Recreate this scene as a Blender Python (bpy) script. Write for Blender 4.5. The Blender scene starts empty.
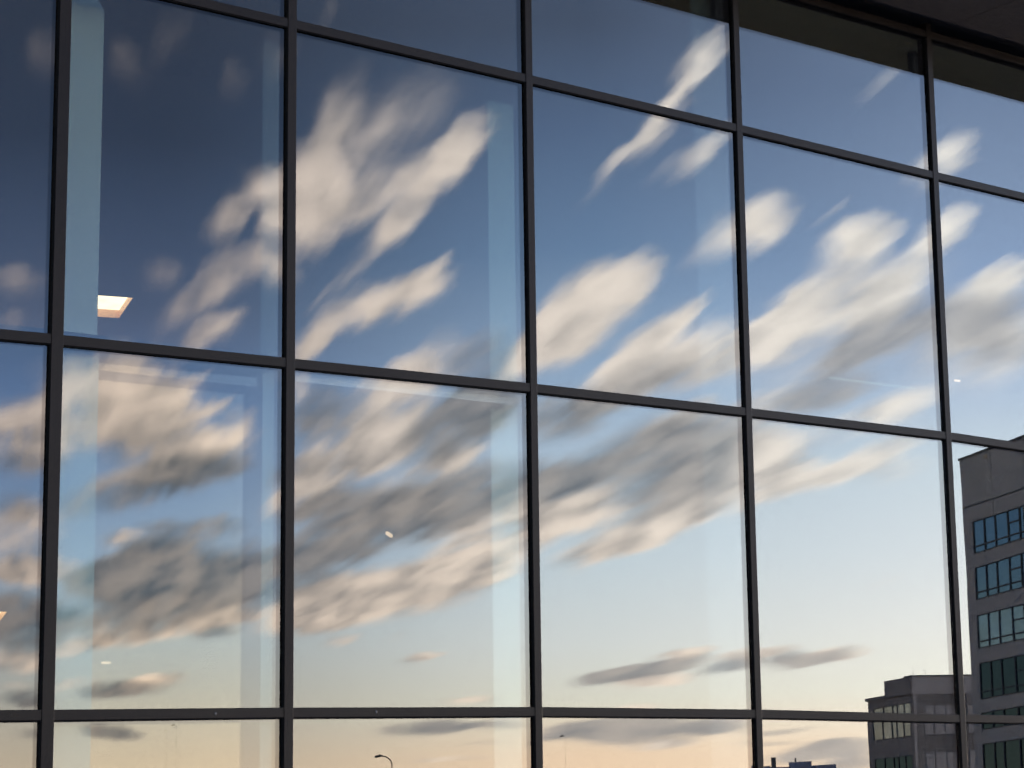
import bpy, bmesh, math, random
from mathutils import Vector, Matrix
R = math.radians
random.seed(4)

scene = bpy.context.scene
COL = scene.collection

# ------------------------------------------------------------------ helpers
def link(o, parent=None):
    COL.objects.link(o)
    if parent:
        o.parent = parent
    return o

def empty(name, loc, label=None, cat=None, group=None, rz=0.0):
    o = bpy.data.objects.new(name, None)
    o.location = loc
    o.rotation_euler = (0, 0, rz)
    o.empty_display_size = 0.3
    link(o)
    return tag(o, label, cat, group)

def tag(o, label=None, cat=None, group=None, kind=None):
    if label: o['label'] = label
    if cat: o['category'] = cat
    if group: o['group'] = group
    if kind: o['kind'] = kind
    return o

class MB:
    """collects shapes, builds ONE mesh object"""
    def __init__(self): self.bm = bmesh.new()
    def hexa(self, p):
        """eight corners: four of one end, four of the other, same order"""
        v = [self.bm.verts.new(q) for q in p]
        for f in ((3, 2, 1, 0), (4, 5, 6, 7), (0, 1, 5, 4), (1, 2, 6, 5), (2, 3, 7, 6), (3, 0, 4, 7)):
            self.bm.faces.new([v[i] for i in f])
    def box(self, x0, x1, y0, y1, z0, z1):
        self.hexa([(x0, y0, z0), (x1, y0, z0), (x1, y1, z0), (x0, y1, z0), (x0, y0, z1), (x1, y0, z1), (x1, y1, z1), (x0, y1, z1)])
    def quad(self, *p):
        self.bm.faces.new([self.bm.verts.new(q) for q in p])
    def tube(self, pts, radii, n=10):
        rings = []
        for i, p in enumerate(pts):
            p = Vector(p)
            t = (Vector(pts[min(i + 1, len(pts) - 1)]) - Vector(pts[max(i - 1, 0)])).normalized()
            a = t.cross(Vector((0, 1, 0)) if abs(t.y) < .9 else Vector((1, 0, 0))).normalized()
            b = t.cross(a)
            r = radii[i] if isinstance(radii, (list, tuple)) else radii
            rings.append([self.bm.verts.new(p + r * (math.cos(2 * math.pi * k / n) * a + math.sin(2 * math.pi * k / n) * b)) for k in range(n)])
        for A, B in zip(rings, rings[1:]):
            for k in range(n):
                self.bm.faces.new((A[k], A[(k + 1) % n], B[(k + 1) % n], B[k]))
        self.bm.faces.new(rings[0]); self.bm.faces.new(rings[-1])
    def build(self, name, mat, parent=None, bevel=0.0):
        bmesh.ops.recalc_face_normals(self.bm, faces=self.bm.faces[:])
        me = bpy.data.meshes.new(name)
        self.bm.to_mesh(me); self.bm.free()
        me.materials.append(mat)
        o = bpy.data.objects.new(name, me)
        link(o, parent)
        if bevel:
            m = o.modifiers.new('bevel', 'BEVEL'); m.width = bevel; m.segments = 2; m.limit_method = 'ANGLE'
        return o

class NT:
    """small node-building helper"""
    def __init__(self, tree):
        self.t = tree; tree.nodes.clear()
    def n(self, typ, **kw):
        nd = self.t.nodes.new(typ)
        for k, v in kw.items():
            setattr(nd, k, v)
        return nd
    def put(self, sock, v):
        if isinstance(v, bpy.types.NodeSocket): self.t.links.new(v, sock)
        elif v is not None: sock.default_value = v
    def math(self, op, a, b=None, c=None, clamp=False):
        nd = self.n('ShaderNodeMath', operation=op, use_clamp=clamp)
        for i, v in enumerate((a, b, c)): self.put(nd.inputs[i], v)
        return nd.outputs[0]
    def xyz(self, x, y, z):
        nd = self.n('ShaderNodeCombineXYZ')
        for i, v in enumerate((x, y, z)): self.put(nd.inputs[i], v)
        return nd.outputs[0]
    def dot(self, v, c):
        nd = self.n('ShaderNodeVectorMath', operation='DOT_PRODUCT')
        self.put(nd.inputs[0], v); self.put(nd.inputs[1], c)
        return nd.outputs['Value']
    def rng(self, v, a, b, c=0.0, d=1.0, kind='SMOOTHSTEP'):
        nd = self.n('ShaderNodeMapRange', interpolation_type=kind)
        self.put(nd.inputs[0], v)
        for i, x in enumerate((a, b, c, d)): self.put(nd.inputs[1 + i], x)
        return nd.outputs[0]
    def mix(self, f, a, b, blend='MIX'):
        nd = self.n('ShaderNodeMix', data_type='RGBA', blend_type=blend)
        self.put(nd.inputs['Factor'], f); self.put(nd.inputs[6], a); self.put(nd.inputs[7], b)
        return nd.outputs[2]
    def noise(self, vec, scale, detail=3.0, rough=.55, dist=0.0):
        nd = self.n('ShaderNodeTexNoise')
        self.put(nd.inputs['Vector'], vec)
        nd.inputs['Scale'].default_value = scale; nd.inputs['Detail'].default_value = detail
        nd.inputs['Roughness'].default_value = rough; nd.inputs['Distortion'].default_value = dist
        return nd
    def ramp(self, f, stops):
        nd = self.n('ShaderNodeValToRGB')
        e = nd.color_ramp.elements
        while len(e) > 1: e.remove(e[-1])
        e[0].position = stops[0][0]; e[0].color = stops[0][1] + (1,)
        for p, c in stops[1:]:
            x = e.new(p); x.color = c + (1,)
        self.put(nd.inputs[0], f)
        return nd.outputs[0]

def lin(r, g, b):
    f = lambda c: c / 12.92 if c <= .04045 else ((c + .055) / 1.055) ** 2.4
    return tuple(f(c / 255) for c in (r, g, b))

def new_mat(name):
    m = bpy.data.materials.new(name); m.use_nodes = True
    return m, NT(m.node_tree)

def paint(name, col, rough=.5, metal=0.0, var=.08, scale=3.0, bump=0.0, spec=.5, streak=False):
    """one procedural surface: base colour with slow variation, optional bump"""
    m, t = new_mat(name)
    tc = t.n('ShaderNodeTexCoord').outputs['Object']
    if streak:
        mp = t.n('ShaderNodeMapping'); t.put(mp.inputs[0], tc); mp.inputs['Scale'].default_value = (1, 1, .12); tc = mp.outputs[0]
    nz = t.noise(tc, scale, 5.0, .6)
    f = t.rng(nz.outputs[0], .3, .7, 1 - var, 1 + var, 'LINEAR')
    sc = t.n('ShaderNodeVectorMath', operation='SCALE'); sc.inputs[0].default_value = col; t.put(sc.inputs['Scale'], f)
    b = t.n('ShaderNodeBsdfPrincipled')
    t.put(b.inputs['Base Color'], sc.outputs[0])
    t.put(b.inputs['Roughness'], t.rng(nz.outputs[0], .3, .7, rough * .85, min(1, rough * 1.15), 'LINEAR'))
    b.inputs['Metallic'].default_value = metal
    b.inputs['Specular IOR Level'].default_value = spec
    if bump:
        bp = t.n('ShaderNodeBump'); bp.inputs['Strength'].default_value = bump; bp.inputs['Distance'].default_value = .01
        t.put(bp.inputs['Height'], t.noise(tc, scale * 18, 4.0).outputs[0]); t.put(b.inputs['Normal'], bp.outputs[0])
    o = t.n('ShaderNodeOutputMaterial'); t.put(o.inputs[0], b.outputs[0])
    return m

def lamp_mat(name, col, strength):
    m, t = new_mat(name)
    tc = t.n('ShaderNodeTexCoord').outputs['Object']
    f = t.rng(t.noise(tc, 4.0, 2.0).outputs[0], .3, .7, .85, 1.1, 'LINEAR')
    e = t.n('ShaderNodeEmission'); e.inputs[0].default_value = col + (1,)
    t.put(e.inputs[1], t.math('MULTIPLY', f, strength))
    o = t.n('ShaderNodeOutputMaterial'); t.put(o.inputs[0], e.outputs[0])
    return m

def facade_glass(name, r0, tint, refl, wave=0.0):
    """coated glass: mirror share rises towards grazing, the rest goes straight through, tinted"""
    m, t = new_mat(name)
    lw = t.n('ShaderNodeLayerWeight'); lw.inputs[0].default_value = .5
    k = t.math('POWER', lw.outputs['Facing'], 5.0)
    f = t.math('MULTIPLY_ADD', k, 1 - r0, r0)
    tr = t.n('ShaderNodeBsdfTransparent'); tr.inputs[0].default_value = tint + (1,)
    gl = t.n('ShaderNodeBsdfAnisotropic'); gl.inputs['Roughness'].default_value = 0.0
    gl.inputs[0].default_value = refl + (1,)
    if wave:
        tc = t.n('ShaderNodeTexCoord').outputs['Object']
        bp = t.n('ShaderNodeBump'); bp.inputs['Strength'].default_value = 1.0; bp.inputs['Distance'].default_value = wave
        t.put(bp.inputs['Height'], t.noise(tc, .9, 1.0, .4).outputs[0])
        t.put(gl.inputs['Normal'], bp.outputs[0])
    mx = t.n('ShaderNodeMixShader')
    t.put(mx.inputs[0], f); t.put(mx.inputs[1], tr.outputs[0]); t.put(mx.inputs[2], gl.outputs[0])
    o = t.n('ShaderNodeOutputMaterial'); t.put(o.inputs[0], mx.outputs[0])
    return m

# ------------------------------------------------------------------ sky with drifting evening clouds
# every cloud is given by its bearing and height in the sky:
# (bearing deg, elevation deg, half length deg, half width deg, tilt deg, density)
LIT_CLOUDS = [
    (30.97,17.47,1.86,0.95,35.2,0.3),(29.78,16.62,1.75,0.756,35.7,0.114),(42.7,12.62,2.88,0.997,27.1,0.22),(40.69,11.58,2.71,0.796,27.6,0.0836),
    (45.97,12.05,1.44,1.244,16.6,0.45),(44.88,11.72,1.37,0.995,16.8,0.171),(38.06,11.8,1.78,0.692,23.2,0.3),(36.77,11.25,1.67,0.552,23.5,0.114),
    (35.01,12.27,0.94,0.735,34,0.3),(34.4,11.86,0.88,0.587,34.1,0.114),(24.8,9.99,2.89,1.378,11.1,0.12),(31.26,9.03,3.36,1.995,14.5,0.1),
    (25.6,19.4,0.56,0.365,61.3,0.16),(25.38,19.01,0.53,0.291,61.4,0.0608),(24.67,18.78,0.59,0.282,-47.8,0.2),(27.17,18.5,0.31,0.302,60.8,0.17),
    (22.82,18.97,0.4,0.486,62.4,0.16),(22.68,18.69,0.37,0.388,62.5,0.0608),(28.18,19.14,0.27,0.476,80.3,0.14),(28.14,18.93,0.25,0.38,80.3,0.0532),
    (27.11,15.37,0.71,0.279,41.6,0.65),(28.29,16.08,0.32,0.897,80.4,0.65),(28.25,15.83,0.3,0.717,80.4,0.247),(25.45,13.91,0.46,0.279,22.2,0.22),
    (26.74,13.71,1.16,0.511,43.7,0.5),(26.08,13.08,1.09,0.407,43.9,0.19),(26.68,12.51,0.88,0.281,26.6,0.8),(28.19,14.18,0.32,0.703,60.9,0.6),
    (28.07,13.97,0.3,0.562,60.9,0.228),(28.21,15.25,0.27,0.424,80.5,0.5),(28.17,15.04,0.26,0.339,80.5,0.19),(22.43,13.66,0.66,0.207,-6,0.4),
    (22.22,12.66,0.39,0.23,2.1,0.3),(29.75,17.96,1.01,0.473,52.1,0.36),(29.26,17.33,0.96,0.377,52.4,0.1368),(29.11,16.14,0.92,0.848,40.8,0.95),
    (28.57,15.67,0.86,0.676,41,0.361),(30.53,15.89,1.53,0.452,32.5,0.45),(29.52,15.24,1.43,0.36,32.8,0.171),(31.95,16.48,1.17,0.408,37.8,0.45),
    (31.23,15.92,1.1,0.325,38.1,0.171),(32.71,17.07,0.88,0.461,54.2,0.8),(32.3,16.5,0.84,0.368,54.4,0.304),(31.25,15.38,0.97,0.335,42,0.7),
    (30.69,14.87,0.92,0.267,42.2,0.266),(29.73,20.34,0.35,0.145,79.8,0.15),(29.04,15.04,0.55,0.661,60.5,0.45),(28.83,14.67,0.52,0.528,60.6,0.171),
    (31.27,13.52,1.06,0.481,24.2,0.95),(30.51,13.18,1,0.383,24.4,0.361),(31.96,13.91,0.58,0.338,15.1,0.5),(29.61,12.86,1.32,0.38,42.6,0.35),
    (28.85,12.16,1.24,0.303,42.9,0.133),(29.18,12.32,0.71,0.284,45.7,0.4),(29.93,13.87,1.01,0.143,40.5,0.3),(32.04,11.85,0.87,0.532,39.8,0.45),
    (31.52,11.41,0.82,0.424,40,0.171),(30.98,11.83,0.38,0.145,10,0.4),(28.85,11.13,0.33,0.334,0.2,0.6),(31.12,10.62,1.42,0.904,62.1,0.95),
    (30.15,9.59,1.72,0.567,20,0.9),(29.61,10.36,0.7,0.226,25.3,0.45),(32.53,9.49,0.96,0.372,24.4,0.85),(29.26,8.55,1.04,0.423,7.6,0.9),
    (30.71,8.14,1.34,0.425,34.9,0.65),(31.73,8.37,0.9,0.342,9.2,0.8),(32.3,7.99,0.56,0.257,39.5,0.6),(33.14,8.05,0.57,0.258,34.2,0.6),
    (33.83,7.62,1.76,0.633,20.8,0.95),(32.91,6.7,1.4,0.457,12.7,0.75),(31.02,6.24,2.9,0.624,10.9,0.95),(30.03,6.07,1.64,0.564,11,0.8),
    (29.18,5.67,0.76,0.28,3.8,0.6),(30.03,5.19,0.42,0.095,-1.6,0.5),(31.34,5.25,0.33,0.072,13.7,0.25),(31.93,4.8,0.47,0.096,1.2,0.75),
    (33,3.67,0.85,0.096,-2.1,0.6),(24.5,11.29,1.53,0.605,-5.2,0.8),(24.65,11.82,0.44,0.498,62.2,0.7),(24.49,11.51,0.42,0.397,62.2,0.266),
    (25.17,11.77,0.55,0.278,32.1,0.5),(24.34,10.56,1.97,0.88,6.1,0.85),(25.46,10.46,1.07,0.825,-20.1,0.7),(26.84,10.73,0.49,0.194,26.2,0.75),
    (26.04,11.17,0.65,0.165,36.7,0.5),(27.51,10.48,0.28,0.284,20.8,0.3),(26.72,9.69,1.18,0.474,15.7,0.9),(25.7,9.17,1.59,0.332,19,0.6),
    (24.9,7.7,0.52,0.165,2.9,0.75),(25.38,7.28,0.73,0.165,2.7,0.35),(25.51,6.21,0.33,0.21,20.3,0.6),(26.55,6.33,0.53,0.25,20.1,0.5),
    (25.74,5.58,1.96,0.303,7.3,0.9),(27.21,5.95,1.06,0.334,14.6,0.7),(23.93,5.17,0.78,0.208,11.7,0.7),(23.76,6.92,0.65,0.271,-8.8,0.55),
    (25.56,4.31,0.7,0.186,4.8,0.85),(23.99,4.3,0.73,0.16,0.7,0.5),(25.78,4.44,0.53,0.139,3.8,0.5),(22.6,10.05,1.07,0.815,1,0.55),
    (22.37,10.3,0.51,0.27,22.3,0.5),(22.6,7.55,1.06,0.919,-0,0.55),(22.74,6.86,0.76,0.269,-5.6,0.7),(22.73,4.85,0.68,0.317,-6.4,0.75),
    (22.83,4.24,0.64,0.113,-1.4,0.35),(22.92,8.3,0.51,0.326,0.3,0.4),(38.93,19.37,0.75,0.199,44.9,0.42),(38.65,18.74,1.21,0.198,43.1,0.62),
    (37.28,17.3,1.45,0.173,44.8,0.62),(37.75,17.49,0.95,0.248,44.6,0.32),(35.94,15.85,0.5,0.147,43.4,0.2),(38.85,16.93,0.91,0.272,35.5,0.6),
    (38.08,16.68,0.76,0.173,37.7,0.3),(35.96,13.11,1.56,0.835,34.7,1),(34.96,12.41,1.46,0.666,35,0.38),(36.89,13.87,0.81,0.589,18.7,0.85),
    (36.28,13.66,0.76,0.471,18.8,0.323),(35.02,12.41,0.84,0.441,31,0.8),(34.45,12.07,0.8,0.352,31.1,0.304),(37.42,12.28,1.18,0.42,38.3,0.9),
    (36.69,11.7,1.11,0.336,38.5,0.342),(38.43,13.01,0.5,0.149,38,0.6),(37.02,11.44,1.42,0.493,22.5,0.4),(35.99,11.02,1.33,0.393,22.7,0.152),
    (39.03,11.98,0.91,0.693,23,0.7),(38.38,11.7,0.85,0.554,23.2,0.266),(39.34,14.87,0.67,0.448,39.5,0.35),(38.94,14.53,0.63,0.358,39.7,0.133),
    (40.39,15.18,0.72,0.573,39.2,1),(39.95,14.82,0.68,0.458,39.4,0.38),(34.92,9.03,0.34,0.147,-1.3,0.6),(35.35,8.22,1.38,0.549,8.5,1),
    (37.55,7.86,2.46,0.465,20.1,0.95),(37.12,7.48,1.16,0.232,20.2,0.5),(38.69,9,1.46,0.991,13,0.75),(37.63,10.07,1.46,0.262,23.3,0.55),
    (38.21,10.42,0.88,0.262,13.2,0.45),(40.23,9.49,0.79,0.942,57.7,0.95),(40.69,9.03,0.77,0.409,7.7,0.6),(40.34,8.38,0.82,0.234,22.7,0.75),
    (42.99,14.64,0.78,0.496,19,1),(42.41,14.44,0.73,0.397,19.2,0.38),(42.48,14.83,0.44,0.347,17.2,0.5),(42.15,14.73,0.41,0.277,17.3,0.19),
    (41.91,13.4,1.59,0.548,29.1,0.55),(40.82,12.79,1.5,0.438,29.5,0.209),(43.87,13.79,1.39,0.4,34.6,0.8),(42.96,13.16,1.32,0.32,34.8,0.304),
    (43.44,13.16,1.2,0.499,26.8,0.95),(42.6,12.73,1.14,0.399,27.1,0.361),(40.95,13.31,0.61,0.298,27.4,0.85),(40.74,12.41,1.05,0.596,22.6,1),
    (39.97,12.09,1,0.476,22.8,0.38),(42.29,15.51,0.38,0.1,36.7,0.3),(43.64,10.45,1.06,0.398,15.1,0.75),(45.13,14.93,0.48,0.426,36.1,1),
    (44.83,14.71,0.46,0.341,36.2,0.38),(46.41,13.55,0.87,0.374,26.1,1),(45.8,13.25,0.82,0.299,26.3,0.38),(46.27,12.26,1.27,0.497,6.7,0.65),
    (46.05,13.01,0.76,0.298,16.5,0.5),(43.66,18.56,0.51,0.176,40.7,0.4),(45.28,16.57,0.48,0.377,40.7,0.95),(44.99,16.33,0.45,0.302,40.8,0.361),
    (44.57,16.43,0.35,0.251,40.9,0.6),(42.6,9.18,1.77,0.381,21.3,0.8),(41.36,8.83,1.24,0.263,12.6,0.5),(43.07,8.93,1.18,0.293,5.4,0.5),
    (41.85,9.93,1.78,0.293,17.4,0.4),(40.12,10.66,1,0.298,17.8,0.5),(43.3,6.25,0.35,0.074,17.2,0.35),(37.33,4,0.87,0.17,0.7,1.4),
    (38.2,4.63,0.68,0.146,2.7,1.5),(39.47,4.48,0.59,0.147,5.5,1.4),(41.83,4.42,0.69,0.196,2.3,1.4),(40.16,4.57,0.54,0.122,2.5,1.1),
    (36.95,3.39,0.68,0.073,-0.4,0.7),(37.39,2.41,0.87,0.145,2.4,0.6),(38.14,2.49,0.72,0.194,12.4,0.5),(32.59,2.35,1.03,0.071,-0.4,0.45),
    (42.02,1.93,1.22,0.121,5.2,0.5),(38.61,10.34,0.88,0.292,18.1,0.3),
]
SHADED_CLOUDS = [
    (45.12,12.19,1.9,0.797,21.6,0.4),(42.74,12.92,2.02,0.499,29,0.25),(29.59,17.41,0.72,0.426,55.2,0.3),(30.07,15.64,0.97,0.332,35.6,0.3),
    (33.18,11.91,0.97,0.681,39.5,0.55),(29.61,10.58,0.84,0.677,30.4,0.75),(32.61,10.34,1.57,0.773,31.5,0.9),(33.44,10.69,0.97,0.632,19.3,0.6),
    (29.26,9.31,1.05,0.339,9.9,0.6),(33.05,8.61,2.13,0.717,14.1,1),(30.15,8.39,1.38,0.482,9.5,0.8),(30.71,7.73,2.91,0.511,13.3,0.85),
    (29.61,7.08,1.23,0.395,7.2,0.6),(29.17,6.43,0.92,0.365,7.1,0.7),(30.59,5.92,0.71,0.17,8.8,0.35),(31.76,4.71,0.38,0.072,1.2,0.6),
    (25.4,9.99,1.27,0.664,5.7,0.55),(26.65,9.25,1.39,0.39,10.4,0.8),(25.28,8.89,2.05,0.442,14.8,0.6),(26.4,7.91,1.17,0.25,-0.4,0.85),
    (25.69,7.51,0.79,0.193,2.7,0.7),(26.01,6.99,2.11,0.609,5.7,1),(25.08,6.72,1.3,0.495,3.6,0.7),(25.84,6.25,2.49,0.662,7.5,0.95),
    (27.21,6.58,1.33,0.501,9.5,0.6),(26.99,5.43,0.64,0.166,5,0.65),(24.62,4.15,0.69,0.208,7,1),(25.23,4.15,0.79,0.162,4.8,0.7),
    (24.81,3.18,0.66,0.182,-8.1,1.1),(22.97,3.17,0.38,0.136,-1.8,0.6),(22.78,9.43,0.92,0.326,0.7,0.65),(22.55,8.35,0.51,0.38,11,0.5),
    (22.71,5.74,1.01,0.7,-0.7,0.95),(22.84,3.96,0.55,0.204,-1.5,0.85),(37.29,11.41,1.7,0.495,22.4,0.55),(35.46,10.61,0.99,0.579,8.8,0.7),
    (36.13,10.77,0.76,0.29,8.7,0.4),(37.61,9.53,2.39,0.873,16.3,1),(35.48,9,0.98,0.405,13.6,0.7),(38.06,8.51,1.75,0.465,13.1,0.6),
    (39.07,9.19,1,0.7,10,0.45),(42.51,13.55,1.27,0.498,27,0.35),(43.45,12.34,2.02,0.498,24.9,0.75),(41.79,10.87,1.39,0.422,11.5,0.75),
    (38.64,11.45,1,0.346,8.3,0.35),(45.73,12.58,1.27,0.547,14.6,0.9),(46.5,11.87,1.01,0.497,1.8,0.7),(42.69,11.88,1.26,0.348,22.2,0.5),
    (36.77,4.22,1.21,0.17,5.7,1.2),(37.65,4.28,0.63,0.146,-0.3,0.9),(38.24,4.45,0.59,0.171,2.6,0.9),(39.12,4.25,0.68,0.146,6.5,1.1),
    (40.64,4.33,0.64,0.196,-0.5,1.1),(41.43,4.34,0.59,0.147,3.4,1),(36.62,2.85,1.78,0.265,1.5,1.4),(36.93,2.62,1.3,0.217,1.5,1),
    (34.91,2.66,0.48,0.096,5.6,0.7),(38.95,2.77,0.78,0.194,0.4,1.2),(32.03,3.13,1.03,0.19,0.8,1.3),(33.47,3.1,0.71,0.119,-2.3,0.75),
    (40.26,2.62,0.73,0.073,3.3,0.7),(40.08,2.36,0.73,0.061,0.3,0.45),(41.15,2.11,1.03,0.218,9.2,1.2),(42.08,2.17,0.78,0.218,2.2,1.1),
    (41.94,1.76,0.93,0.218,5.2,1),(33.35,2.68,0.71,0.048,-0.3,0.25),
]
RAD = 1.2 / .2 / 2 ** 1.5           # radiance of a sky that reads as 1.0 through the facade's reflection
STR = .1                            # world Background strength
WIND = (20.97, .73)                 # the point on the horizon the cloud streets run towards

def sky_col(*rgb):
    return tuple(c * 1.0 for c in lin(*rgb))

SKY_LOW, SKY_HIGH = 0.0, 24.0
SKY = {   # elevation -> colour, at three bearings (away from the sunset .. towards it)
    'away': [(0, (214, 186, 156)), (2.5, (182, 168, 148)), (4, (164, 163, 155)), (5.5, (151, 162, 168)), (7, (128, 148, 172)), (9, (102, 127, 161)), (11, (82, 108, 147)), (13, (64, 85, 116)), (17, (40, 55, 78)), (20, (36, 49, 70)), (30, (40, 52, 78)), (48, (60, 70, 90))],
    'middle': [(0, (242, 200, 162)), (2.3, (234, 207, 178)), (3.5, (216, 213, 198)), (5, (208, 213, 212)), (7, (192, 206, 215)), (10, (165, 185, 206)), (11.5, (142, 167, 196)), (14.5, (98, 126, 160)), (17.5, (77, 99, 131)), (20, (60, 75, 99)), (30, (60, 72, 102)), (48, (60, 72, 95))],
    'sunset': [(0, (255, 222, 178)), (2, (252, 230, 204)), (3.5, (242, 240, 228)), (5, (233, 234, 231)), (7, (216, 224, 230)), (9, (200, 214, 225)), (11, (172, 191, 216)), (13.5, (136, 160, 195)), (16, (120, 141, 173)), (18.5, (101, 121, 153)), (30, (80, 95, 125)), (48, (70, 82, 105))],
}

def build_world():
    w = bpy.data.worlds.new('World'); scene.world = w; w.use_nodes = True
    t = NT(w.node_tree)
    d = t.n('ShaderNodeTexCoord').outputs['Generated']
    s = t.n('ShaderNodeSeparateXYZ'); t.put(s.inputs[0], d)
    x, y, z = s.outputs
    az = t.math('MULTIPLY', t.math('ARCTAN2', x, t.math('MULTIPLY', y, -1.0)), 180 / math.pi)
    el = t.math('MULTIPLY', t.math('ARCSINE', z), 180 / math.pi)
    nishita = t.n('ShaderNodeTexSky', sky_type='NISHITA', sun_disc=False)
    nishita.sun_elevation = SUN_EL; nishita.sun_rotation = SUN_ROT
    nishita.air_density = 1.0; nishita.dust_density = 1.5; nishita.ozone_density = 2.0
    # ---- clear sky
    h = t.math('DIVIDE', el, SKY_HIGH * 2, clamp=True)
    cols = []
    for k in ('away', 'middle', 'sunset'):
        cols.append(t.ramp(h, [(e / (SKY_HIGH * 2), sky_col(*c)) for e, c in SKY[k]]))
    c = t.mix(t.rng(az, 25.0, 36.7), cols[0], cols[1])
    c = t.mix(t.rng(az, 36.0, 45.5, kind='LINEAR'), c, cols[2])
    sc = t.n('ShaderNodeVectorMath', operation='SCALE'); t.put(sc.inputs[0], c); sc.inputs['Scale'].default_value = RAD / STR
    sn = t.n('ShaderNodeVectorMath', operation='SCALE'); t.put(sn.inputs[0], nishita.outputs[0]); sn.inputs['Scale'].default_value = .035
    ad = t.n('ShaderNodeVectorMath', operation='ADD'); t.put(ad.inputs[0], sc.outputs[0]); t.put(ad.inputs[1], sn.outputs[0])
    # unseen sky behind the facade, brightened to light the mirrored buildings
    back = t.n('ShaderNodeVectorMath', operation='SCALE'); t.put(back.inputs[0], ad.outputs[0]); t.put(back.inputs['Scale'], t.rng(y, -.45, .25, 1.0, 3.2))
    clear = back.outputs[0]
    def cloud_col(a, b, cc):
        q = t.mix(t.rng(az, 25.0, 36.0, kind='LINEAR'), sky_col(*a) + (1,), sky_col(*b) + (1,))
        q = t.mix(t.rng(az, 36.0, 45.0, kind='LINEAR'), q, sky_col(*cc) + (1,))
        return q
    def scale(v, f):
        nd = t.n('ShaderNodeVectorMath', operation='SCALE'); t.put(nd.inputs[0], v); t.put(nd.inputs['Scale'], f); return nd.outputs[0]
    litc = scale(t.mix(t.rng(el, 2.0, 11.0), cloud_col(*LIT_LOW), cloud_col(*LIT_HIGH)), RAD / STR)
    shc = scale(t.mix(t.rng(el, 2.0, 11.0), cloud_col(*SHADE_LOW), cloud_col(*SHADE_HIGH)), RAD / STR)
    # ---- the clouds drift while the shutter is open: every ray meets them somewhere along a short path towards the wind's vanishing point
    az0, el0 = az, el
    wn = t.n('ShaderNodeTexWhiteNoise', noise_dimensions='3D')
    big = t.n('ShaderNodeVectorMath', operation='SCALE'); t.put(big.inputs[0], d); big.inputs['Scale'].default_value = 9173.0
    t.put(wn.inputs['Vector'], big.outputs[0])
    drift = t.math('MULTIPLY_ADD', t.math('POWER', wn.outputs['Value'], 1.8), DRIFT, 1.0 - DRIFT * .3)
    az = t.math('MULTIPLY_ADD', t.math('SUBTRACT', az0, WIND[0]), drift, WIND[0])
    el = t.math('MULTIPLY_ADD', t.math('SUBTRACT', el0, WIND[1]), drift, WIND[1])
    # ---- streaky warp: long strands along the wind, from noise in (distance, bearing) about the wind's vanishing point
    du = t.math('SUBTRACT', az, WIND[0]); dv = t.math('SUBTRACT', el, WIND[1])
    ang = t.math('ARCTAN2', dv, du)
    r = t.math('SQRT', t.math('ADD', t.math('MULTIPLY', du, du), t.math('MULTIPLY', dv, dv)))
    lr = t.math('LOGARITHM', t.math('ADD', r, 2.0), math.e)
    strand = t.noise(t.xyz(t.math('MULTIPLY', lr, 6.0), t.math('MULTIPLY', ang, 30.0), 0.0), 1.0, 2.0, .45).outputs
    soft = t.noise(t.xyz(t.math('MULTIPLY_ADD', el, .35, az), t.math('MULTIPLY_ADD', el, 1.9, t.math('MULTIPLY', az, -.55)), 3.0), .8, 4.0, .6).outputs
    calm = t.rng(r, 4.0, 17.0, .15, 1.0)                       # strands only open out overhead; low clouds are smooth layers
    sv = t.math('MULTIPLY_ADD', t.math('SUBTRACT', strand[0], .5), calm, .5)
    nsep = t.n('ShaderNodeSeparateColor'); t.put(nsep.inputs[0], soft[1])
    wob = t.math('MULTIPLY', t.math('MULTIPLY_ADD', strand[0], 1.1, -.55), t.math('MULTIPLY', t.rng(r, 4.0, 18.0, .05, 1.0), t.rng(ang, .95, 1.3, 1.0, .1)))          # along the strand
    wx = t.math('ADD', t.math('MULTIPLY', wob, t.math('COSINE', ang)), t.math('MULTIPLY_ADD', nsep.outputs[0], 1.0, -.5))
    wy = t.math('ADD', t.math('MULTIPLY', wob, t.math('SINE', ang)), t.math('MULTIPLY_ADD', nsep.outputs[1], .7, -.35))
    # near the horizon everything is compressed vertically
    sq = t.rng(el, 1.5, 9.0, .25, 1.0)
    u = t.math('ADD', az, t.math('MULTIPLY', wx, t.rng(el, 1.5, 9.0, .6, 1.0)))
    v = t.math('ADD', el, t.math('MULTIPLY', wy, sq))
    fine = t.noise(t.xyz(t.math('MULTIPLY', lr, 13.0), t.math('MULTIPLY', ang, 60.0), 5.0), 1.0, 2.0, .5).outputs
    tex = t.math('ADD', t.math('MULTIPLY_ADD', sv, 1.0, -.13), t.math('MULTIPLY_ADD', soft[0], 1.3, -.1))
    # body of the clouds: patches of thinner and thicker cloud, lit and less lit
    body = t.math('ADD', t.math('MULTIPLY', soft[0], .75), t.math('ADD', t.math('MULTIPLY', sv, .3), t.math('MULTIPLY', t.math('MULTIPLY_ADD', t.math('SUBTRACT', fine[0], .5), calm, .5), .3)))
    def puff(da, de):
        a_, e_ = t.math('ADD', az, da), t.math('ADD', el, de)
        v_ = t.xyz(t.math('MULTIPLY', a_, .95), t.math('MULTIPLY_ADD', e_, 1.75, t.math('MULTIPLY', a_, -.5)), 9.0)
        return t.noise(v_, 1.05, 4.0, .55).outputs[0]
    n1 = puff(0.0, 0.0); n2 = puff(.42, -.28)                   # thinner towards the sunset: lit; thicker: in its own shade
    body = t.math('ADD', t.math('MULTIPLY_ADD', t.math('SUBTRACT', n2, n1), 3.0, .34), t.math('MULTIPLY', t.math('SUBTRACT', body, .62), .8))
    body = t.math('ADD', body, 0.0, clamp=True)
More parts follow.
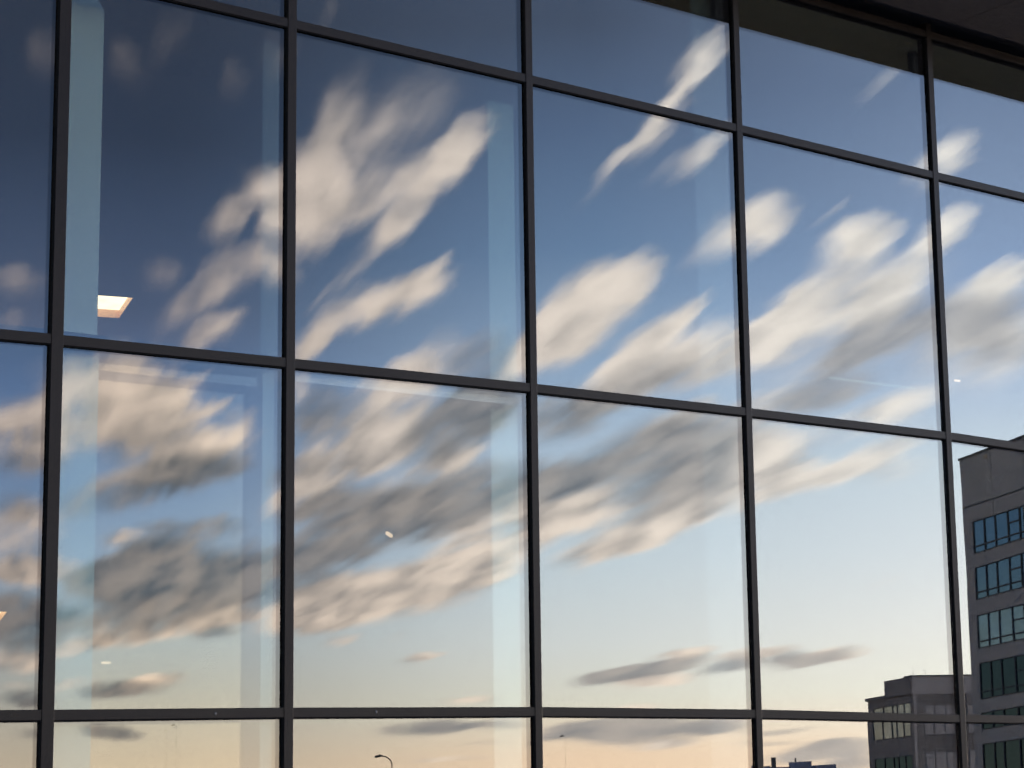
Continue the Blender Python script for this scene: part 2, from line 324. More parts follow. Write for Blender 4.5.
    tex = t.math('ADD', t.math('MULTIPLY_ADD', sv, .7, -.05), t.math('MULTIPLY_ADD', n1, 2.2, -.45))
    U0, V0 = 34.0, 11.0
    uu = t.math('SUBTRACT', u, U0); vv = t.math('SUBTRACT', v, V0)
    p2 = t.xyz(t.math('MULTIPLY', uu, uu), t.math('MULTIPLY', uu, vv), t.math('MULTIPLY', vv, vv))
    p1 = t.xyz(uu, vv, 1.0)
    litc2 = t.mix(t.math('MULTIPLY', body, t.rng(el, 7.0, 14.0, .68, .36)), litc, shc)
    shc2 = t.mix(t.math('MULTIPLY', t.math('SUBTRACT', 1.0, body), .30), shc, litc)
    def field(g, p1, p2, blobs):
        acc = None
        for a0, e0, L, W, tilt, wt in blobs:
            L, W = L * LEAN, W * LEAN
            k = R(tilt); cu, cv = a0 - U0, e0 - V0
            ca, sa = math.cos(k), math.sin(k)
            A = ca * ca / L ** 2 + sa * sa / W ** 2
            B = 2 * ca * sa * (1 / L ** 2 - 1 / W ** 2)
            C = sa * sa / L ** 2 + ca * ca / W ** 2
            q = g.math('ADD', g.dot(p2, (A, B, C)), g.dot(p1, (-2 * A * cu - B * cv, -2 * C * cv - B * cu, A * cu * cu + B * cu * cv + C * cv * cv)))
            h = g.rng(q, SOFT[0], SOFT[1], wt, 0.0)
            acc = h if acc is None else g.math('ADD', acc, h)
        return acc
    out = t.n('ShaderNodeOutputWorld')
    PINS = (('place', 'VECTOR', p1), ('squares', 'VECTOR', p2), ('texture', 'FLOAT', tex), ('clear', 'RGBA', clear), ('lit', 'RGBA', litc2), ('shaded', 'RGBA', shc2))
    def leaf(li, sh):
        """one tile of sky: its own node group, summing only the clouds near it"""
        gt = bpy.data.node_groups.new('clouds', 'ShaderNodeTree')
        g = NT(gt)
        for nm, ty, _ in PINS:
            gt.interface.new_socket(nm, in_out='INPUT', socket_type={'VECTOR': 'NodeSocketVector', 'FLOAT': 'NodeSocketFloat', 'RGBA': 'NodeSocketColor'}[ty])
        gt.interface.new_socket('sky', in_out='OUTPUT', socket_type='NodeSocketColor')
        i = g.n('NodeGroupInput').outputs; o = g.n('NodeGroupOutput')
        c = i['clear']
        if li:
            f = g.rng(g.math('MULTIPLY', field(g, i['place'], i['squares'], li), i['texture']), -.04, 1.0)
            c = g.mix(f, c, i['lit'])
        if sh:
            f = g.rng(g.math('MULTIPLY', field(g, i['place'], i['squares'], sh), i['texture']), -.03, 1.0)
            c = g.mix(g.math('MULTIPLY', f, .92), c, i['shaded'])
        g.put(o.inputs[0], c)
        n = t.n('ShaderNodeGroup', node_tree=gt)
        for nm, ty, sock in PINS: t.put(n.inputs[nm], sock)
        b = t.n('ShaderNodeBackground'); t.put(b.inputs[0], n.outputs[0]); b.inputs[1].default_value = STR
        return b.outputs[0]
    # the sky is cut into tiles so that each direction only sums the clouds near it
    A_ED = [20.0, 25.5, 29.5, 33.5, 37.5, 41.5, 49.5]
    E_ED = [.2, 5.2, 8.5, 12.0, 15.5, 22.5]
    far = t.n('ShaderNodeBackground'); t.put(far.inputs[0], clear); far.inputs[1].default_value = STR
    far = far.outputs[0]
    def near(bl, a0, a1, e0, e1, m=1.15):
        o = []
        for b in bl:
            k = R(b[4]); s2 = math.sqrt(SOFT[1])
            ex = s2 * math.hypot(b[2] * math.cos(k), b[3] * math.sin(k)); ey = s2 * math.hypot(b[2] * math.sin(k), b[3] * math.cos(k))
            if b[0] + ex > a0 - m and b[0] - ex < a1 + m and b[1] + ey > e0 - m and b[1] - ey < e1 + m: o.append(b)
        return o
    def choose(val, edges, leaves):
        """binary tree of mix shaders; leaves[i] lies between edges[i] and edges[i+1]"""
        if len(leaves) == 1: return leaves[0]()
        mid = len(leaves) // 2
        mx = t.n('ShaderNodeMixShader')
        t.put(mx.inputs[0], t.math('GREATER_THAN', val, edges[mid]))
        t.put(mx.inputs[1], choose(val, edges[:mid + 1], leaves[:mid]))
        t.put(mx.inputs[2], choose(val, edges[mid:], leaves[mid:]))
        return mx.outputs[0]
    def column(i):
        def f():
            lv = [lambda: far]
            for j in range(len(E_ED) - 1):
                lv.append(lambda j=j: leaf(near(LIT_CLOUDS, A_ED[i], A_ED[i + 1], E_ED[j], E_ED[j + 1]), near(SHADED_CLOUDS, A_ED[i], A_ED[i + 1], E_ED[j], E_ED[j + 1])))
            lv.append(lambda: far)
            return choose(el0, [-90] + E_ED + [90], lv)
        return f
    root = choose(az0, [-180] + A_ED + [180], [lambda: far] + [column(i) for i in range(len(A_ED) - 1)] + [lambda: far])
    # outside the banked part of the sky the cloud nodes are skipped altogether
    w_in = t.math('MULTIPLY', t.math('MULTIPLY', t.math('GREATER_THAN', az0, A_ED[0]), t.math('LESS_THAN', az0, A_ED[-1])),
                  t.math('MULTIPLY', t.math('GREATER_THAN', el0, E_ED[0]), t.math('LESS_THAN', el0, E_ED[-1])))
    top = t.n('ShaderNodeMixShader'); t.put(top.inputs[0], w_in); t.put(top.inputs[1], far); t.put(top.inputs[2], root)
    t.put(out.inputs[0], top.outputs[0])
    w.cycles.sampling_method = 'MANUAL'; w.cycles.sample_map_resolution = 512

DRIFT = .036                         # share of the distance a cloud covers during the exposure
SOFT = (.0, 2.8)
LEAN = .80                           # soft skirts reach past the sizes listed
LIT_LOW = ((206, 186, 168), (240, 221, 202), (244, 230, 215))      # by bearing, near the horizon
LIT_HIGH = ((190, 175, 166), (228, 217, 207), (236, 232, 226))     # by bearing, higher up
SHADE_LOW = ((62, 70, 81), (130, 131, 135), (158, 155, 155))
SHADE_HIGH = ((56, 66, 78), (94, 100, 109), (142, 145, 153))
SUN_EL = R(2.0)
SUN_AZ = 76.0                        # bearing of the sunset, degrees right of straight out from the facade
SUN_DIR = Vector((math.sin(R(SUN_AZ)) * math.cos(SUN_EL), -math.cos(R(SUN_AZ)) * math.cos(SUN_EL), math.sin(SUN_EL)))
SUN_ROT = math.atan2(SUN_DIR.x, SUN_DIR.y)
build_world()
sun = bpy.data.lights.new('sun', 'SUN'); sun.energy = .25; sun.angle = R(6.0); sun.color = (1.0, .72, .5)
so = bpy.data.objects.new('sun', sun); link(so); so.rotation_euler = SUN_DIR.to_track_quat('Z', 'Y').to_euler()

# ------------------------------------------------------------------ materials
M = {}
M['frame'] = paint('dark_anodised_aluminium', (.016, .0108, .008), .38, 0.0, .16, 2.2, .04, .22)
M['shade_black'] = paint('black_shade_paint', (.006, .006, .006), .8, 0, .1, 3.0, 0.0, .1)  # near-black colour for the shade drawn along caps and rails
M['soffit'] = paint('soffit_panel_brown', (.2, .135, .095), .6, 0, .12, 1.2)
M['slab'] = paint('roof_concrete', (.22, .21, .2), .8, 0, .12, 1.0, .3)
M['room'] = paint('room_grey_paint', (.5, .5, .48), .85, 0, .05, .6)
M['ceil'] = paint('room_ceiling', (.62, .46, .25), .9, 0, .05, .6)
M['carpet'] = paint('grey_carpet', (.25, .25, .25), .95, 0, .2, 2.0)
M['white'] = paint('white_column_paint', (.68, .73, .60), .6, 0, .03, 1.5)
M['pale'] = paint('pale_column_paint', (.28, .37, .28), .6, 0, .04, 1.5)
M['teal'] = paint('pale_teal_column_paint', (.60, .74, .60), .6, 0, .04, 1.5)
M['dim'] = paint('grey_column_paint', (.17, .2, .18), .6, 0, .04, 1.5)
M['steel'] = paint('dull_screw_steel', (.16, .15, .14), .5, .6)
M['plastic'] = paint('white_plastic', (.9, .92, .88), .5, 0, .02, 1.5)
M['dark'] = paint('dark_steel_post', (.012, .014, .018), .6, 0, .1, 1.5)
M['glass'] = facade_glass('coated_facade_glass', .105, (.83, .86, .85), (1.0, .98, .975), .0005)
M['diff'] = lamp_mat('warm_lamp_diffuser', (1.0, .76, .45), 1.0)
M['faint'] = lamp_mat('faint_greenish_lamp_diffuser', (.7, 1.0, .88), .04)
M['fleck'] = lamp_mat('dim_warm_lamp_diffuser', (1.0, .70, .45), .34)
M['trim'] = paint('warm_glow_lamp_trim', (.8, .52, .3), .5)  # trim coloured orange: the lamp's warm light is put into the paint
M['ground'] = paint('asphalt', (.05, .05, .052), .9, 0, .2, .8, .3)
M['plaza'] = paint('concrete_paving', (.24, .23, .22), .85, 0, .15, .9, .2)
M['clad'] = paint('grey_cladding', (.43, .385, .345), .75, 0, .10, .35, streak=True)
M['clad2'] = paint('brown_grey_render', (.30, .25, .22), .85, 0, .12, .3, streak=True)
M['seam'] = paint('cladding_joint', (.10, .095, .095), .9)
M['wframe'] = paint('dark_window_frame', (.018, .026, .04), .5)
M['navy'] = paint('blue_grey_metal_sheet', (.10, .11, .16), .6, 0, .15, .4)
M['lamp'] = paint('dark_lamp_steel', (.03, .03, .032), .5, .3)

def frosted(name, col, share):
    m, t = new_mat(name)
    d = t.n('ShaderNodeBsdfDiffuse'); d.inputs[0].default_value = col + (1,)
    tr = t.n('ShaderNodeBsdfTransparent')
    nz = t.noise(t.n('ShaderNodeTexCoord').outputs['Object'], 1.2, 2.0).outputs[0]
    mx = t.n('ShaderNodeMixShader'); t.put(mx.inputs[0], t.rng(nz, .3, .7, share * .85, share * 1.15, 'LINEAR'))
    t.put(mx.inputs[1], tr.outputs[0]); t.put(mx.inputs[2], d.outputs[0])
    o = t.n('ShaderNodeOutputMaterial'); t.put(o.inputs[0], mx.outputs[0])
    return m
M['frost'] = facade_glass('inner_glazing', .10, (.9, .92, .9), (1.0, .78, .58), .0004)
M['clear'] = frosted('clear_partition_glass', (.5, .5, .5), .02)

def window_glass(name, body, tint):
    m, t = new_mat(name)
    tc = t.n('ShaderNodeTexCoord').outputs['Object']
    nz = t.noise(tc, .35, 3.0).outputs[0]
    b = t.n('ShaderNodeBsdfDiffuse')
    sc = t.n('ShaderNodeVectorMath', operation='SCALE'); sc.inputs[0].default_value = body; t.put(sc.inputs['Scale'], t.rng(nz, .35, .65, .5, 1.3, 'LINEAR')); t.put(b.inputs[0], sc.outputs[0])
    g = t.n('ShaderNodeBsdfAnisotropic'); g.inputs['Roughness'].default_value = .03; g.inputs[0].default_value = tint + (1,)
    bp = t.n('ShaderNodeBump'); bp.inputs['Distance'].default_value = .02; bp.inputs['Strength'].default_value = .5
    t.put(bp.inputs['Height'], t.noise(tc, .5, 1.0).outputs[0]); t.put(g.inputs['Normal'], bp.outputs[0])
    lw = t.n('ShaderNodeLayerWeight'); lw.inputs[0].default_value = .5
    f = t.math('MULTIPLY_ADD', t.math('POWER', lw.outputs['Facing'], 5.0), .78, .21)
    mx = t.n('ShaderNodeMixShader'); t.put(mx.inputs[0], f); t.put(mx.inputs[1], b.outputs[0]); t.put(mx.inputs[2], g.outputs[0])
    o = t.n('ShaderNodeOutputMaterial'); t.put(o.inputs[0], mx.outputs[0])
    return m
M['wglass'] = window_glass('blue_tinted_window_glass', (.02, .035, .05), (.55, .84, 1.0))
M['wteal'] = window_glass('pale_teal_window_glass', (.16, .25, .29), (.68, .93, 1.0))
M['wblind'] = window_glass('window_glass_with_blinds', (.48, .46, .35), (.8, .88, .9))
M['wdark'] = window_glass('dark_window_glass', (.008, .011, .012), (.15, .27, .34))

# ------------------------------------------------------------------ ground
g = MB(); g.quad((-1500, -1500, 0), (1500, -1500, 0), (1500, 1500, 0), (-1500, 1500, 0))
tag(g.build('ground', M['ground']), kind='structure')
g = MB(); g.box(-14, 40, -9.0, -.3, .004, .12)
tag(g.build('pavement', M['plaza'], bevel=.02), kind='structure')

# ------------------------------------------------------------------ the glass-fronted building
B = empty('office_building', (0, 0, 0), 'glass-fronted building with a dark grey mullion grid mirroring sunset clouds', 'building')
XM = [-4.62, -3.02, -1.667, -.013, 1.711, 3.592, 5.45, 7.3]       # mullion axes
WM = [.062, .064, .055, .050, .050, .053, .053, .053]
Z0 = .06
ZT = [                                                               # rail heights at each mullion: rail 3, 2, 1, top rail
    (2.400, 4.352, 6.452, 7.54), (2.415, 4.390, 6.452, 7.53), (2.428, 4.408, 6.445, 7.525), (2.434, 4.428, 6.436, 7.52),
    (2.420, 4.435, 6.424, 7.515), (2.386, 4.432, 6.404, 7.51), (2.366, 4.390, 6.388, 7.495), (2.36, 4.39, 6.38, 7.49)]
HT = .055
GT = .024
for x, w in zip(XM, WM):
    m = MB(); h = w / 2
    m.box(x - h, x + h, -.024, -.002, Z0, 7.60)                    # pressure cap
    m.box(x - .011, x + .011, -.002, .026, Z0, 7.60)
    m.box(x - .027, x + .027, .026, .085, Z0, 7.60)
    mo = m.build('mullion', M['frame'], B, bevel=.002)
    k = MB(); k.box(x - h - .007, x - h + .002, -.019, -.001, Z0 + .1, 7.5); k.build('shade_strip', M['shade_black'], mo)  # black strip standing in for shade on the cap's left side
for i in range(len(XM) - 1):
    xa, xb = XM[i] + WM[i] / 2, XM[i + 1] - WM[i + 1] / 2
    for j in range(-1, 4):
        za, zb = (Z0 + .1, Z0 + .1) if j < 0 else (ZT[i][j], ZT[i + 1][j])
        m = MB(); hh = HT / 2
        def bar(y0, y1, k, ea, eb):
            m.hexa([(ea, y0, za - k), (eb, y0, zb - k), (eb, y1, zb - k), (ea, y1, za - k), (ea, y0, za + k), (eb, y0, zb + k), (eb, y1, zb + k), (ea, y1, za + k)])
        bar(-.020, -.002, hh, xa + .0005, xb - .0005)
        bar(-.002, .026, .011, XM[i] + .012, XM[i + 1] - .012)
        bar(.026, .080, .026, XM[i] + .028, XM[i + 1] - .028)
        to = m.build('transom', M['frame'], B, bevel=.002)
        if j == 0 and i in (1, 2):
            sx = (-2.10, -1.12)[i - 1]
            k = MB(); k.tube([(sx, -.0195, (za + zb) / 2), (sx, -.0225, (za + zb) / 2), (sx, -.0235, (za + zb) / 2)], [.007, .007, .004], 12); k.build('screw', M['steel'], to)
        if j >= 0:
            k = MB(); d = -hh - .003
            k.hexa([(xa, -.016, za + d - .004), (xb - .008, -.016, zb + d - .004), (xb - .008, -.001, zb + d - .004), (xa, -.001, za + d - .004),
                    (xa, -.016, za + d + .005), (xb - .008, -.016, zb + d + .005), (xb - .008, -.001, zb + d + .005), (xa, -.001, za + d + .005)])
            k.build('shade_strip', M['shade_black'], to)  # black strip painting in the shade under the rail
    zz = [(Z0 + .1, Z0 + .1)] + [(ZT[i][j], ZT[i + 1][j]) for j in range(4)]
    for (a0, b0), (a1, b1) in zip(zz, zz[1:]):
        p = MB(); l, r_ = XM[i] + .014, XM[i + 1] - .014; e = .013
        tx, tz = random.uniform(-.0012, .0012) * (1 if i < 4 else .3), random.uniform(-.0007, .0007) * (1 if i < 4 else .3)      # no pane sits quite true in its frame
        c = [(l, a0 + e, -tx - tz), (r_, b0 + e, tx - tz), (r_, b1 - e, tx + tz), (l, a1 - e, -tx + tz)]
        p.hexa([(c[0][0], c[0][2], c[0][1]), (c[1][0], c[1][2], c[1][1]), (c[1][0], c[1][2] + GT - .002, c[1][1]), (c[0][0], c[0][2] + GT - .002, c[0][1]),
                (c[3][0], c[3][2], c[3][1]), (c[2][0], c[2][2], c[2][1]), (c[2][0], c[2][2] + GT - .002, c[2][1]), (c[3][0], c[3][2] + GT - .002, c[3][1])])
        p.build('glass_pane', M['glass'], B)
# soffit of the roof overhang, laid in panels, with a dark recess along the glass
for i in range(len(XM) - 1):
    s = MB(); s.box(XM[i] + .19, XM[i + 1] + .18, -.90, -.115, 7.60, 7.63)
    s.build('soffit_panel', M['soffit'], B, bevel=.003)
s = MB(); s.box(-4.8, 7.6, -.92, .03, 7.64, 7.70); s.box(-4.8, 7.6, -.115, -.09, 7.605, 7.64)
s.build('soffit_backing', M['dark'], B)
s = MB(); s.box(-5.0, 36, -.96, 31, 7.705, 8.3)
s.build('roof', M['slab'], B, bevel=.01)
w = MB(); w.box(7.35, 36, 0, .3, 0, 7.6); w.build('wall', M['clad'], B)
w = MB(); w.box(-5.0, -4.66, -.02, 30, 0, 7.6); w.build('wall', M['room'], B)
w = MB(); w.box(35.7, 36, .3, 30, 0, 7.6); w.build('wall', M['room'], B)
w = MB(); w.box(-5.0, 36, 30, 30.3, 0, 7.6); w.build('wall', M['room'], B)
f = MB(); f.box(-4.66, 35.7, .03, 30, .005, .06); f.build('floor', M['carpet'], B)
def ceiling(name, z0, z1, hole, mat):
    """slab with a four-cornered hole for the lamp set into it"""
    out = [(-4.66, .11), (35.7, .11), (35.7, 30), (-4.66, 30)]
    c = MB()
    for k in range(4):
        q = (out[k], out[(k + 1) % 4], hole[(k + 1) % 4], hole[k])
        c.hexa([(x, y, z0) for x, y in q] + [(x, y, z1) for x, y in q])
    return c.build(name, mat, B)
H1 = [(1.72, 10.98), (2.463, 10.79), (2.765, 11.78), (2.02, 11.97)]
H2 = [(1.25, 12.82), (1.994, 12.62), (2.32, 13.61), (1.57, 13.81)]
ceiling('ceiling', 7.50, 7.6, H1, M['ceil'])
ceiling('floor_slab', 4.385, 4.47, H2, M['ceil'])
c = MB(); c.box(-4.66, 7.3, .106, .109, 4.386, 4.469); c.build('slab_edge', M['dark'], B)
# linings just behind the glass
c = MB(); c.box(-2.905, -2.66, .3, .312, .06, 6.40); c.hexa([(-2.905, .3, 6.40), (-2.66, .3, 6.40), (-2.66, .312, 6.40), (-2.905, .312, 6.40), (-2.905, .3, 6.6), (-2.80, .3, 6.6), (-2.80, .312, 6.6), (-2.905, .312, 6.6)])
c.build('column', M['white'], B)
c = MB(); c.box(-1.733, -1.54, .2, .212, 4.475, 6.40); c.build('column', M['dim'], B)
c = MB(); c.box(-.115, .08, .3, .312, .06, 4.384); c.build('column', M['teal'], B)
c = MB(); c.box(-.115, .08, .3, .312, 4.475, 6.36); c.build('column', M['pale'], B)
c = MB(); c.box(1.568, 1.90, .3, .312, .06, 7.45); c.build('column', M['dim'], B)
c = MB(); c.box(3.727, 3.878, .3, .36, 7.28, 7.49); c.build('column_post', M['dark'], B)
c = MB(); c.box(1.712, 1.885, .20, .25, 7.22, 7.49); c.build('column_post', M['dark'], B)
c = MB(); c.box(-1.63, -.08, .112, .14, 4.335, 4.384); c.build('blind_cassette', M['plastic'], B, bevel=.004)
c = MB(); c.tube([(-1.63, .126, 4.316), (-.14, .126, 4.316)], .016); c.build('blind_roll', M['dark'], B)

# second glazing with its own dark frame, behind the pane with the pale column
c = MB(); c.box(-2.985, -1.70, .140, .148, .07, 4.36); c.build('inner_glazing', M['frost'], B)
c = MB(); c.box(-1.857, -1.766, .118, .138, .07, 4.236 - .001); c.build('inner_frame_post', M['dark'], B)
c = MB(); c.box(-2.985, -1.766, .118, .138, 4.236, 4.278); c.build('inner_frame_head', M['dark'], B)
c = MB(); c.box(-2.985, -2.735, .106, .116, .07, 4.384); c.build('column_lining', M['teal'], B)
c = MB(); c.box(-1.768, -1.70, .106, .116, .07, 4.384); c.build('column_lining', M['teal'], B)

# ------------------------------------------------------------------ lamps inside
def recessed(hole, z, label):
    cx = sum(p[0] for p in hole) / 4; cy_ = sum(p[1] for p in hole) / 4
    t = empty('ceiling_light', (cx, cy_, z), label, 'ceiling light', 'ceiling lights seen through the glass')
    o = [((x - cx) * .996, (y - cy_) * .996) for x, y in hole]
    n = [(x * .95, y * .95) for x, y in o]
    f = MB()
    for k in range(4):
        q = (o[k], o[(k + 1) % 4], n[(k + 1) % 4], n[k])
        f.hexa([(x, y, 0) for x, y in q] + [(x, y, .09) for x, y in q])
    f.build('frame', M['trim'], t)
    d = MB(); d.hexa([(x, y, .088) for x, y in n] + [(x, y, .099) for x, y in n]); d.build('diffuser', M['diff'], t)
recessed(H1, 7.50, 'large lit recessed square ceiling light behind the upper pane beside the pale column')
recessed(H2, 4.385, 'lit recessed square ceiling light cut off by the left edge of the picture')
def bar_lamp(p, q, z, w, label, lit='fleck'):
    t = empty('ceiling_light', ((p[0] + q[0]) / 2, (p[1] + q[1]) / 2, z), label, 'ceiling light', 'ceiling lights seen through the glass', rz=math.atan2(q[1] - p[1], q[0] - p[0]))
    h = math.dist(p, q) / 2
    f = MB(); f.box(-h - .02, h + .02, -w - .015, w + .015, -.05, 0); f.build('frame', M['dark'], t)
    d = MB(); d.box(-h, h, -w, w, -.075, -.051); d.build('diffuser', M[lit], t)
bar_lamp((2.19, 5.38), (2.33, 5.54), 4.385, .011, 'small lit ceiling lamp behind the pane right of the second mullion')
bar_lamp((5.30, 17.6), (5.40, 17.62), 4.385, .03, 'tiny far-off lit ceiling lamp low behind the pane with the pale column')

bar_lamp((11.47, 10.03), (12.97, 10.00), 7.5, .012, 'thin dim strip lamp seen faintly through the upper pane right of the fourth mullion', 'faint')
bar_lamp((13.03, 9.31), (13.13, 9.31), 7.5, .008, 'tiny white speck of a ceiling lamp behind the upper pane at the right edge')

# ------------------------------------------------------------------ buildings across the street (seen mirrored in the glass)
HX, HY = .3333, .9428                # the street's direction, mirrored at the facade below
def frame_at(t, org, ax, ay):
    """maps (along, out, up) of a building to the thing's own axes"""
    return lambda a, o_, z: (ax[0] * a + ay[0] * o_, ax[1] * a + ay[1] * o_, z)
def fbox(m, fr, a0, a1, o0, o1, z0, z1):
    m.hexa([fr(a0, o0, z0), fr(a1, o0, z0), fr(a1, o1, z0), fr(a0, o1, z0), fr(a0, o0, z1), fr(a1, o0, z1), fr(a1, o1, z1), fr(a0, o1, z1)])

def window_band(t, fr, a0, a1, z0, z1, cuts, glass, bar=None, bar_from=0):
    """window set in the wall: dark frame with mullions, glass as its pane"""
    f = MB()
    k = .07
    fbox(f, fr, a0, a1, -.10, .03, z0, z0 + k); fbox(f, fr, a0, a1, -.10, .03, z1 - k, z1)
    for c in [a0 + k / 2] + list(cuts) + [a1 - k / 2]:
        fbox(f, fr, c - k * .7, c + k * .7, -.10, .028, z0 + k, z1 - k)
    if bar:
        fbox(f, fr, a0 + k, a1 - k, -.09, .01, z0 + bar - .05, z0 + bar + .05)
        for c0, c1 in zip(cuts[2::4], cuts[3::4]):
            fbox(f, fr, c0, c1, -.09, .012, z0 + bar + (z1 - z0 - bar) * .5 - .05, z0 + bar + (z1 - z0 - bar) * .5 + .05)
    o = f.build('window', M['wframe'], t)
    g = MB(); fbox(g, fr, a0 + k * .5, a1 - k * .5, -.08, -.05, z0 + k * .5, z1 - k * .5)
    g.build('pane', glass, o)

def wall_with_bands(t, fr, a0, a1, depth, bands, top, spans, mat, name='wall'):
    """front wall with real openings: solid strips between bands, piers between windows"""
    m = MB(); z = 0.0
    for z0, z1 in sorted(bands):
        fbox(m, fr, a0, a1, -.35, 0, z, z0)
        e = a0
        for s0, s1 in spans:
            fbox(m, fr, e, s0, -.35, 0, z0, z1); e = s1
        fbox(m, fr, e, a1, -.35, 0, z0, z1)
        z = z1
    fbox(m, fr, a0, a1, -.35, 0, z, top)
    fbox(m, fr, a0, a1, -depth, -.36, 0, top - .02)
    return m.build(name, mat, t)

# tall tower
T = empty('office_tower', (108.746, -104.72, 0), 'tall grey office tower with blue ribbon windows mirrored at the right', 'building')
fr = frame_at(T, None, (-HX, HY), (-HY, -HX))
bands = [(20.95, 23.25), (17.68, 20.0), (14.17, 16.6), (10.62, 13.17), (8.55, 9.74), (2.6, 7.58)]
spans = [(1.45, 9.75), (11.2, 19.5), (20.9, 29.2), (30.6, 38.9)]
wall_with_bands(T, fr, 0, 42, 22, bands, 27.93, spans, M['clad'])
for z0, z1 in bands:
    for s0, s1 in spans:
        window_band(T, fr, s0, s1, z0, z1, [s0 + 1.85, s0 + 3.65, s0 + 5.75, s0 + 7.6] if z0 > 8 else [s0 + 1.95, s0 + 3.5, s0 + 5.8, s0 + 7.4], M['wglass'] if z0 > 17 else M['wteal'] if z0 > 14 else M['wdark'], .5 if z1 - z0 > 2 else None)
j = MB()
fbox(j, fr, 0, 42, 0, .012, 24.33, 24.44)
for a in [5.0, 10.0, 15.2, 20.4, 25.6, 30.8, 36.0]:
    fbox(j, fr, a, a + .09, 0, .010, 23.3, 24.32); fbox(j, fr, a, a + .09, 0, .010, 24.45, 27.8)
j.build('cladding_joints', M['seam'], T)
p = MB(); fbox(p, fr, -.08, 42.1, -.4, .08, 27.94, 28.08); fbox(p, fr, -.08, .3, -22, -.42, 27.94, 28.08)
p.build('parapet', M['seam'], T)
p = MB(); fbox(p, fr, 9.2, 30, -9, -2.2, 28.0, 30.2); p.build('roof_plant', M['navy'], T)
p = MB(); p.tube([fr(4.6, .06, 27.55), fr(4.6, .28, 27.5)], .09); p.build('wall_lamp', M['trim'], T)

# lower block with set-back top floor
T = empty('office_block', (157.556, -161.882, 0), 'lower brown-grey block with a set-back roof storey mirrored left of the tower', 'building')
frL = frame_at(T, None, (HX, -HY), (-HY, -HX))       # along the left face, away from the corner
frR = frame_at(T, None, (HY, HX), (HX * -1, HY))     # along the right face, away from the corner
m = MB()
fbox(m, frL, .05, 7.4, -12, -.36, 0, 17.5)
m.build('core', M['clad2'], T)
lb = [(11.65, 14.9), (5.9, 9.72), (1.0, 4.6)]
ls = [(.75, 10.4)]
wall_with_bands(T, frL, 0, 11.8, 9, lb, 15.7, ls, M['clad2'])
for z0, z1 in lb:
    window_band(T, frL, .75, 10.4, z0, z1, [2.6, 4.4, 5.6, 7.9], M['wblind'] if z0 > 10 else M['wdark'], None)
p = MB(); fbox(p, frL, -.02, 11.95, -9.2, .25, 15.7, 16.0); p.build('cornice', M['clad2'], T)
p = MB(); fbox(p, frL, .0, 7.4, -.355, .0, 16.02, 17.5); p.build('roof_storey_wall', M['clad2'], T)
rb = [(11.65, 14.6), (5.9, 9.95), (1.0, 4.6)]
rs = [(1.2, 4.75), (6.0, 9.6)]
wall_with_bands(T, frR, .36, 14, 2, rb, 17.4, rs, M['clad2'])
for z0, z1 in rb:
    for s0, s1 in rs:
        window_band(T, frR, s0, s1, z0, z1, [s0 + 1.15, s0 + 2.4], M['wdark'], None)
p = MB(); fbox(p, frR, -.05, 14, -2.1, .08, 17.5, 17.62); p.build('roof_edge', M['seam'], T)
p = MB(); p.tube([frR(.6, -1, 17.6), frR(.6, -1, 18.7)], .012); p.build('roof_aerial', M['lamp'], T)
p = MB(); p.tube([frR(2.0, -1, 17.6), frR(2.0, -1, 18.0), frR(2.1, -1, 18.15), frR(1.7, -1, 18.2)], .018); p.build('roof_aerial', M['lamp'], T)

# far low sheds
T = empty('storage_shed', (220.6, -253.2, 0), 'far low blue-grey shed with roof plant mirrored under the lower block', 'building')
frC = frame_at(T, None, (.755, .656), (-.656, .755))
m = MB(); fbox(m, frC, -6.6, 5.6, -14, 0, 0, 12.4); m.build('wall', M['navy'], T)
m = MB(); fbox(m, frC, -6.4, -4.2, -10, .02, 12.4, 12.6); fbox(m, frC, -1.5, 1.9, -6, -1, 12.4, 13.1); m.build('roof_plant', M['navy'], T)
m = MB(); fbox(m, frC, -4.1, -3.4, -2, -1, 12.4, 13.9); m.build('chimney', M['lamp'], T)
m = MB(); m.tube([frC(-.5, -2, 13.1), frC(-.5, -2, 13.7)], .12); m.build('roof_aerial', M['lamp'], T)

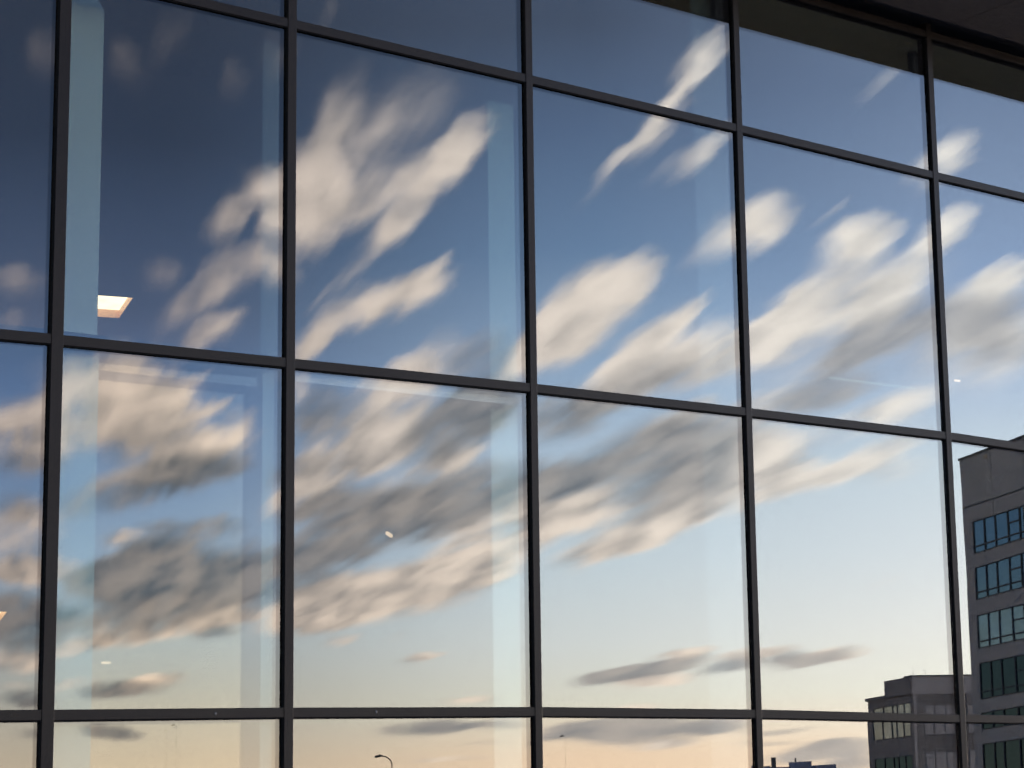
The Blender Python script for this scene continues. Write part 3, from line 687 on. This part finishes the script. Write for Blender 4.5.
# ------------------------------------------------------------------ street lamps across the street
def street_lamp(x, y, h, arm, r, label, k_=1.0):
    t = empty('street_lamp', (x, y, 0), label, 'street lamp', 'street lamps mirrored in the glass')
    n = 10
    # arm bends to the left as seen in the glass
    pts = [(0, 0, 0), (0, 0, 3), (0, 0, h - arm)]
    for k in range(1, n + 1):
        a = math.pi / 2 * k / n
        pts.append((-arm * (1 - math.cos(a)), .45 * arm * (math.cos(a) - 1), h - arm + arm * math.sin(a)))
    p = MB(); p.tube(pts, [r * 1.6, r * 1.3] + [r] * (len(pts) - 2), 8); p.build('pole', M['lamp'], t)
    e = pts[-1]
    q = MB(); q.tube([(e[0] + .12 * k_, e[1] + .05 * k_, h + .02), (e[0] - .1 * k_, e[1] - .05 * k_, h + .03), (e[0] - .38 * k_, e[1] - .17 * k_, h - .02), (e[0] - .46 * k_, e[1] - .2 * k_, h - .05)], [.04 * k_, .1 * k_, .09 * k_, .02 * k_], 8)
    q.build('lamp_head', M['lamp'], t)
street_lamp(68.15, -114.5, 8.0, .58, .038, 'dark curved-arm street lamp mirrored low in the middle-left pane', .8)
street_lamp(71.9, -150.4, 12.0,   .15, .007, 'tall thin street lamp mirrored low behind the left pane', .4)
street_lamp(74.0, -156.2, 12.0, .06, .006, 'thin straight lamp post just left of the tall thin street lamp', .25)
street_lamp(107.3, -151.5, 11.0, .15, .006, 'faint thin street lamp mirrored against the grey cloud at bottom', .6)

# ------------------------------------------------------------------ camera
cam = bpy.data.cameras.new('camera'); co = bpy.data.objects.new('camera', cam); link(co)
F_PX, PX = 2306.118, 955.518
cam.sensor_width = 36.0; cam.sensor_fit = 'HORIZONTAL'
cam.lens = F_PX * 36.0 / 1024
cam.shift_x = -(PX - 512) / 1024
cam.clip_start = .1; cam.clip_end = 4000
yaw, pitch, roll = .78661, .19157, -.05040
F = Vector((math.sin(yaw) * math.cos(pitch), math.cos(yaw) * math.cos(pitch), math.sin(pitch)))
Rv = Vector((math.cos(yaw), -math.sin(yaw), 0)); U = Rv.cross(F)
r2 = math.cos(roll) * Rv + math.sin(roll) * U
u2 = -math.sin(roll) * Rv + math.cos(roll) * U
co.matrix_world = Matrix(((r2.x, u2.x, -F.x, -8.0986), (r2.y, u2.y, -F.y, -11.7807), (r2.z, u2.z, -F.z, 1.5965), (0, 0, 0, 1)))
scene.camera = co

# ------------------------------------------------------------------ render settings
vs = scene.view_settings
vs.view_transform = 'Standard'; vs.look = 'None'; vs.gamma = 1.0; vs.use_curve_mapping = False
vs.exposure = 1.5
cy = scene.cycles
cy.max_bounces = 14; cy.transparent_max_bounces = 24; cy.glossy_bounces = 6; cy.diffuse_bounces = 3
cy.use_denoising = True; cy.denoising_input_passes = 'RGB'
cy.sample_clamp_indirect = 6.0
cy.caustics_reflective = False; cy.caustics_refractive = False
